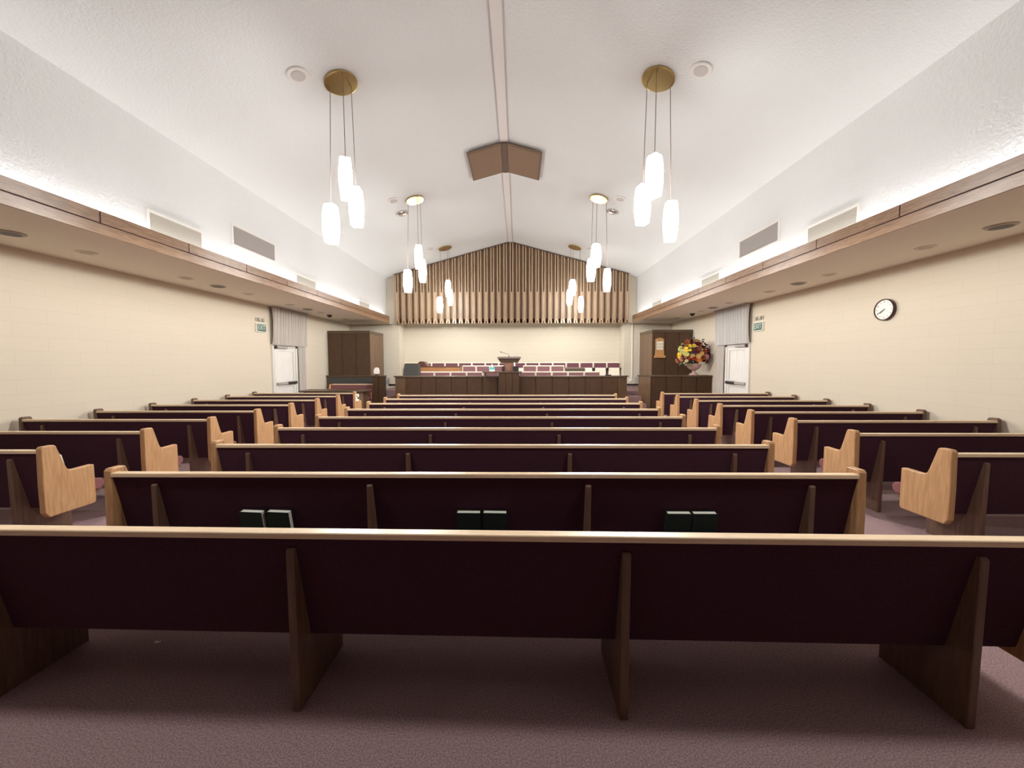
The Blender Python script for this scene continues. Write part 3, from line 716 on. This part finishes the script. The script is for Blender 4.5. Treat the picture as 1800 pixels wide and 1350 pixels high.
for v in spots:
    rad = random.uniform(0.80, 1.12)
    p = Vector((0.50*v.x, 0.36*v.y, 0.0))*rad
    p.z = 0.24 + (0.50 if v.z > 0 else 0.36)*v.z*rad + (0.04 if abs(v.x) < 0.3 else 0)
    p.x = max(-0.54, min(p.x, 0.40))
    if p.z < 0.03 and math.hypot(p.x, p.y) < 0.32: continue
    u = v.x + random.uniform(-0.18, 0.18); w = v.z
    if u > 0.45: k = random.choice(['burgundy', 'plumflower', 'plumflower', 'pink', 'burgundy', 'rust'])
    elif u < -0.45: k = random.choice(['lime', 'yellow', 'cream', 'lime']) if w > 0.0 else random.choice(['salmon', 'orange', 'cream', 'salmon'])
    elif w < -0.1: k = random.choice(['orange', 'red', 'red', 'rust', 'peach'])
    elif w < 0.35: k = random.choice(['red', 'burgundy', 'cream', 'peach', 'yellow', 'red'])
    else: k = random.choice(['peach', 'burgundy', 'rust', 'yellow', 'peach', 'plumflower'])
    o = bpy.data.objects.new('bloom', BM[k]); C.objects.link(o); o.parent = t
    q = Vector((v.x, v.y*1.2-0.25, v.z)) + Vector((random.uniform(-0.4, 0.4), random.uniform(-0.4, 0.4), random.uniform(-0.4, 0.4)))
    o.matrix_local = Matrix.Translation(p) @ q.to_track_quat('Z', 'Y').to_matrix().to_4x4() @ Matrix.Scale(random.uniform(0.9, 1.9), 4)
M['leaf_red'] = mat('leaf_burgundy', (0.11, 0.02, 0.025), 0.7)
M['leaf_tan'] = mat('leaf_tan', (0.42, 0.25, 0.10), 0.7)
for mk, n, lo, hi in (('leaf', 45, -0.8, 0.5), ('leaf_red', 45, -0.5, 1.3), ('leaf_tan', 22, 0.2, 1.4), ('leaf2', 22, -0.8, 0.6)):
    mb = MB()
    for i in range(n):
        a = random.uniform(0, 2*math.pi); e = random.uniform(lo, hi)
        v = Vector((math.cos(a)*math.cos(e), math.sin(a)*math.cos(e), math.sin(e)))
        p = Vector((0.42*v.x, 0.31*v.y, 0.24+(0.50 if v.z > 0 else 0.34)*v.z))
        if p.z < 0.03 and math.hypot(p.x, p.y) < 0.27: continue
        L_ = random.uniform(0.07, 0.17)
        q = p + (v+Vector((random.uniform(-.5, .5), random.uniform(-.5, .5), random.uniform(-.5, .3)))).normalized()*L_
        q.x = min(q.x, 0.47)
        s_ = (q-p).cross(Vector((random.random()-.5, random.random()-.5, 1))).normalized()*L_*0.28; c = p.lerp(q, 0.45) + Vector((0, 0, 0.012))
        vs = [mb.bm.verts.new(x) for x in (p, c+s_, q, c-s_)]; mb.bm.faces.new(vs)
    f = mb.build('foliage', M[mk], t); f['kind'] = 'stuff'
MB().ball((0, 0, 0.27), 0.27, 3, (1.35, 0.95, 0.97)).build('filler', M['stem'], t)
for x, z, lean in ((0.24, 0.68, 0.10), (-0.02, 0.74, 0.03), (0.36, 0.52, 0.08), (0.38, 0.36, 0.06)):
    mb = MB(); pts = [Vector((x*0.6, 0, z*0.7)), Vector((x, 0, z)), Vector((x+lean*0.5, 0, z+0.12))]
    mb.tube(pts, 0.006, 6)
    for k in range(5): mb.ball(pts[1].lerp(pts[2], k/4)+Vector((random.uniform(-0.03, 0.03), 0, random.uniform(-0.01, 0.02))), 0.022, 1)
    mb.build('berry_sprig', M['stem'], t)

# ------------------------------------------------------------------ doors, curtains, signs, clock
def pleats(y0, y1, z0, z1, n, amp, s, x, taper=0.0):
    """vertical pleated cloth hanging in the plane x, waves towards s"""
    mb = MB(); cols_ = n*8; rows = 6; V = []
    for j in range(rows+1):
        fz = j/rows; row = []
        for i in range(cols_+1):
            f = i/cols_
            ph = 2*math.pi*n*f + 0.9*math.sin(5.1*f*n*0.37) + 0.5*math.sin(3*fz+f*9)
            row.append(mb.bm.verts.new((x + s*amp*2*(0.05+abs(math.sin(ph/2))**0.6)*(0.8+0.2*fz), y0+(y1-y0)*f, z0+(z1-z0)*fz)))
        V.append(row)
    for a, b in zip(V, V[1:]):
        for i in range(cols_): mb.bm.faces.new((a[i], a[i+1], b[i+1], b[i]))
    return mb
def door_unit(side, ya, yb, leaf0, leaf1, nm, cm):
    """ya..yb whole opening, leaf0..leaf1 the door; side light takes the rest"""
    x = XL if side < 0 else XR; s = -side
    def bx(mb, a, b, *r):
        a, b = sorted((x+a*s, x+b*s)); mb.box(a, b, *r); return mb
    d = struct('door_1' if side < 0 else 'door_2', bx(bx(bx(bx(MB(), 0, 0.05, ya, ya+0.06, 0, 2.16), 0, 0.05, yb-0.04, yb, 0, 2.16), 0, 0.05, leaf1, leaf1+0.10, 0, 2.16), 0, 0.05, ya+0.06, yb-0.04, 2.08, 2.16), M['door_white'])
    bx(MB(), 0.012, 0.048, leaf1-0.02, leaf1, 0.02, 2.08).build('jamb', M['door_grey'], d)
    mb = MB()
    for r in ((leaf0, leaf0+0.09, 0.02, 2.07), (leaf1-0.11, leaf1-0.022, 0.02, 2.07), (leaf0+0.09, leaf1-0.11, 1.97, 2.07), (leaf0+0.09, leaf1-0.11, 0.94, 1.10), (leaf0+0.09, leaf1-0.11, 0.02, 0.25)): bx(mb, 0.005, 0.045, *r)
    lf = mb.build('leaf', M['door_white'], d)
    bx(MB(), 0.002, 0.010, leaf0+0.09, leaf1-0.11, 0.25, 1.97).build('pane', M['door_white'], lf)
    bar = bx(bx(MB(), 0.06, 0.10, leaf0+0.06, (leaf0+leaf1)/2+0.02, 1.0, 1.07), 0.046, 0.06, leaf0+0.06, leaf0+0.12, 1.0, 1.07).build('push_bar', M['greygrille'], d, bevel=0.006)
    bx(MB(), 0.06, 0.105, (leaf0+leaf1)/2+0.022, leaf1-0.03, 0.995, 1.075).build('bar_housing', M['dark'], bar, bevel=0.006)
    cl = bx(MB(), 0.05, 0.11, leaf0+0.05, leaf0+0.55, 2.05, 2.115).build('closer', M['greygrille'], d, bevel=0.006)
    bx(MB(), 0.05, 0.115, leaf0+0.0, leaf0+0.045, 2.04, 2.12).build('closer_end', M['dark'], cl)
    bx(MB(), 0.002, 0.01, leaf1+0.10, yb-0.04, 0.02, 2.08).build('side_pane', M['door_white'], d)
    # curtains
    tt = thing('curtain', 'pleated sheer curtain hanging above the %s exit door' % nm, 'curtain', (0, 0, 0), 0, 'curtains above the exit doors')
    pleats(ya-0.02, yb+0.03, 2.14, ZS-0.03, 13, 0.062, s, x+0.052*s).build('cloth', cm, tt, True)
    bx(MB(), 0.03, 0.20, ya-0.03, yb+0.04, ZS-0.028, ZS-0.004).build('curtain_track', M['door_grey'], tt)
    tt = thing('curtain', 'narrow sheer curtain over the glass strip beside the %s exit door' % nm, 'curtain', (0, 0, 0), 0, 'side-light curtains')
    pleats(leaf1+0.105, yb-0.02, 0.06, 2.13, 5, 0.032, s, x+0.054*s).build('cloth', M['curtain_w'], tt, True)
    bx(MB(), 0.052, 0.09, leaf1+0.105, yb-0.02, 2.132, 2.139).build('curtain_rod', M['door_grey'], tt)
    tt = thing('curtain', 'white sheer panel curtain on the %s exit door leaf' % nm, 'curtain', (0, 0, 0), 0, 'door leaf curtains')
    pleats(leaf0+0.10, leaf1-0.12, 1.11, 1.96, 8, 0.010, s, x+0.012*s).build('cloth', M['curtain_d'], tt, True)
    bx(MB(), 0.012, 0.035, leaf0+0.10, leaf1-0.12, 1.961, 1.969).build('curtain_rod', M['door_white'], tt)
door_unit(-1, 10.72, 12.34, 10.80, 11.84, 'left', M['curtain_w'])
door_unit(1, 10.50, 12.12, 10.56, 11.60, 'right', M['curtain_g'])

def exit_sign(side, y0, y1, z0, z1, nm):
    x = XL if side < 0 else XR; s = -side
    t = thing('exit_sign', 'green EXIT sign on the %s wall beside the curtained door' % nm, 'sign', (x, (y0+y1)/2, z0), 0, 'exit signs')
    w, h = (y1-y0)/2, z1-z0
    a, b = sorted((0.001*s, 0.05*s)); MB().box(a, b, -w, w, 0, h).build('housing', M['white'], t, bevel=0.004)
    a, b = sorted((0.051*s, 0.054*s)); MB().box(a, b, -w+0.02, w-0.02, 0.02, h-0.02).build('face', M['green'], t)
    rot = Matrix.Rotation(R(90), 4, 'Z') @ Matrix.Rotation(R(90), 4, 'X') if side < 0 else Matrix.Rotation(R(-90), 4, 'Z') @ Matrix.Rotation(R(90), 4, 'X')
    text('letters', 'EXIT', 0.185, M['exit_letter'], t, Matrix.Translation((0.056*s, 0, h/2)) @ rot @ Matrix.Diagonal((0.80, 1, 1, 1)), 0.001)
    t = thing('emergency_light', 'oval emergency light above the %s EXIT sign' % nm, 'light', (x, (y0+y1)/2, z1+0.05), 0, 'emergency lights')
    a, b = sorted((0.001*s, 0.03*s)); MB().box(a, b, -0.17, 0.17, 0, 0.10).build('wall_mount', M['creamgrille'], t, bevel=0.02, seg=3)
    for yy in (-0.09, 0.09): MB().ball((0.055*s, yy, 0.05), 0.045, 2, (0.6, 1, 1)).build('lamp_head', M['creamgrille'], t, True)
exit_sign(-1, 10.10, 10.49, 2.46, 2.69, 'left')
exit_sign(1, 9.97, 10.36, 2.44, 2.67, 'right')

t = thing('wall_clock', 'round wall clock with brown rim on the right wall', 'clock', (XR, 6.715, 2.515))
rot = Matrix.Rotation(R(-90), 4, 'Y')
MB().lathe([(0.17, 0.002), (0.182, 0.01), (0.182, 0.055), (0.172, 0.062), (0.165, 0.055), (0.165, 0.04)], 48).build('rim', M['clock_rim'], t, True, xf=rot)
MB().lathe([(0.163, 0.041), (0.163, 0.0455)], 48).build('face', M['clock_face'], t, xf=rot)
mb = None
numerals = []
for h in range(1, 13):
    a = R(30*h); r = 0.132
    # on the right wall the viewer's right is -y
    mtx = Matrix.Translation((-0.047, -r*math.sin(a), r*math.cos(a))) @ Matrix.Rotation(R(-90), 4, 'Z') @ Matrix.Rotation(R(90), 4, 'X')
    numerals.append(text('numeral', str(h), 0.040, M['dark'], t, mtx, 0.0006))
def hand(name, ang, length, w, off):
    mb = MB().box(-off-0.002, -off, -w, w, -0.02, length)
    mb.build(name, M['dark'], t, xf=Matrix.Rotation(R(ang), 4, 'X'))
hand('hour_hand', 230, 0.085, 0.006, 0.0490)
hand('minute_hand', 241, 0.125, 0.004, 0.0515)

# ------------------------------------------------------------------ lights
def area(name, loc, sx, sy, energy, col, rot=(0, 0, 0)):
    l = bpy.data.lights.new(name, 'AREA'); l.shape = 'RECTANGLE'; l.size = sx; l.size_y = sy; l.energy = energy; l.color = col
    o = bpy.data.objects.new(name, l); C.objects.link(o); o.location = loc; o.rotation_euler = rot
    return o
def point(name, loc, e, col, r=0.1):
    l = bpy.data.lights.new(name, 'POINT'); l.energy = e; l.color = col; l.shadow_soft_size = r
    o = bpy.data.objects.new(name, l); C.objects.link(o); o.location = loc
def spot(name, loc, rot, e, col, size, blend=0.8, r=0.05):
    l = bpy.data.lights.new(name, 'SPOT'); l.energy = e; l.color = col; l.spot_size = size; l.spot_blend = blend; l.shadow_soft_size = r
    o = bpy.data.objects.new(name, l); C.objects.link(o); o.location = loc; o.rotation_euler = rot
COVE = (1.0, 0.975, 1.0)
WARM = (1.0, 0.97, 0.91)
LY = YF-0.4-YB-0.3
for nm, x in (('left', (XUL+XFL)/2-0.01), ('right', (XUR+XFR)/2+0.01)):
    area('cove_lamp_'+nm, (x, (YB+0.2+YF-0.4)/2, 3.36), 0.10, LY, 80, COVE, (R(180), R(-58) if x < 0 else R(58), 0))
for x in (-2.64, 2.085):
    for y, e in ((1.79, 90), (5.95, 200), (10.10, 200), (14.25, 130)):
        spot('pendant_fill', (x, y, 3.36), (0, 0, 0), e, WARM, R(178), 0.06, 0.14)  # added downward fill below the shades; the nearest pair has no fixture
area('recess_fill', (-0.25, 16.12, 3.72), 8.8, 0.12, 9, (1.0, 0.93, 0.80), (R(22), 0, 0))  # weak fill added in the recess, with no fixture behind the screen
for x in (-3.13, 2.56):
    spot('downlight_lamp', (x, 10.66, 5.55), (R(62), 0, 0), 110, (1.0, 0.94, 0.84), R(50), 1.0)

w = bpy.data.worlds.new('World'); bpy.context.scene.world = w; w.use_nodes = True
w.node_tree.nodes['Background'].inputs['Color'].default_value = (0.5, 0.45, 0.4, 1)
w.node_tree.nodes['Background'].inputs['Strength'].default_value = 0.02

# ------------------------------------------------------------------ camera
pit, yaw, rol, H = R(3.13), R(-0.832), R(-0.113), 1.62
fw = Vector((math.sin(yaw)*math.cos(pit), math.cos(yaw)*math.cos(pit), -math.sin(pit)))
r0 = Vector((math.cos(yaw), -math.sin(yaw), 0)); u0 = r0.cross(fw)
rr = math.cos(rol)*r0 + math.sin(rol)*u0; uu = -math.sin(rol)*r0 + math.cos(rol)*u0
cam = bpy.data.cameras.new('Camera'); co = bpy.data.objects.new('Camera', cam); C.objects.link(co)
cam.sensor_width = 36; cam.lens = 676/1800*36; cam.clip_start = 0.02
co.matrix_world = Matrix(((rr.x, uu.x, -fw.x, 0), (rr.y, uu.y, -fw.y, 0), (rr.z, uu.z, -fw.z, H), (0, 0, 0, 1)))
sc = bpy.context.scene; sc.camera = co
sc.view_settings.view_transform = 'Standard'; sc.view_settings.look = 'None'
sc.view_settings.exposure = 0.40
sc.view_settings.gamma = 1.06
sc.cycles.use_denoising = True
sc.cycles.max_bounces = 10; sc.cycles.diffuse_bounces = 6
sc.cycles.sample_clamp_indirect = 6.0
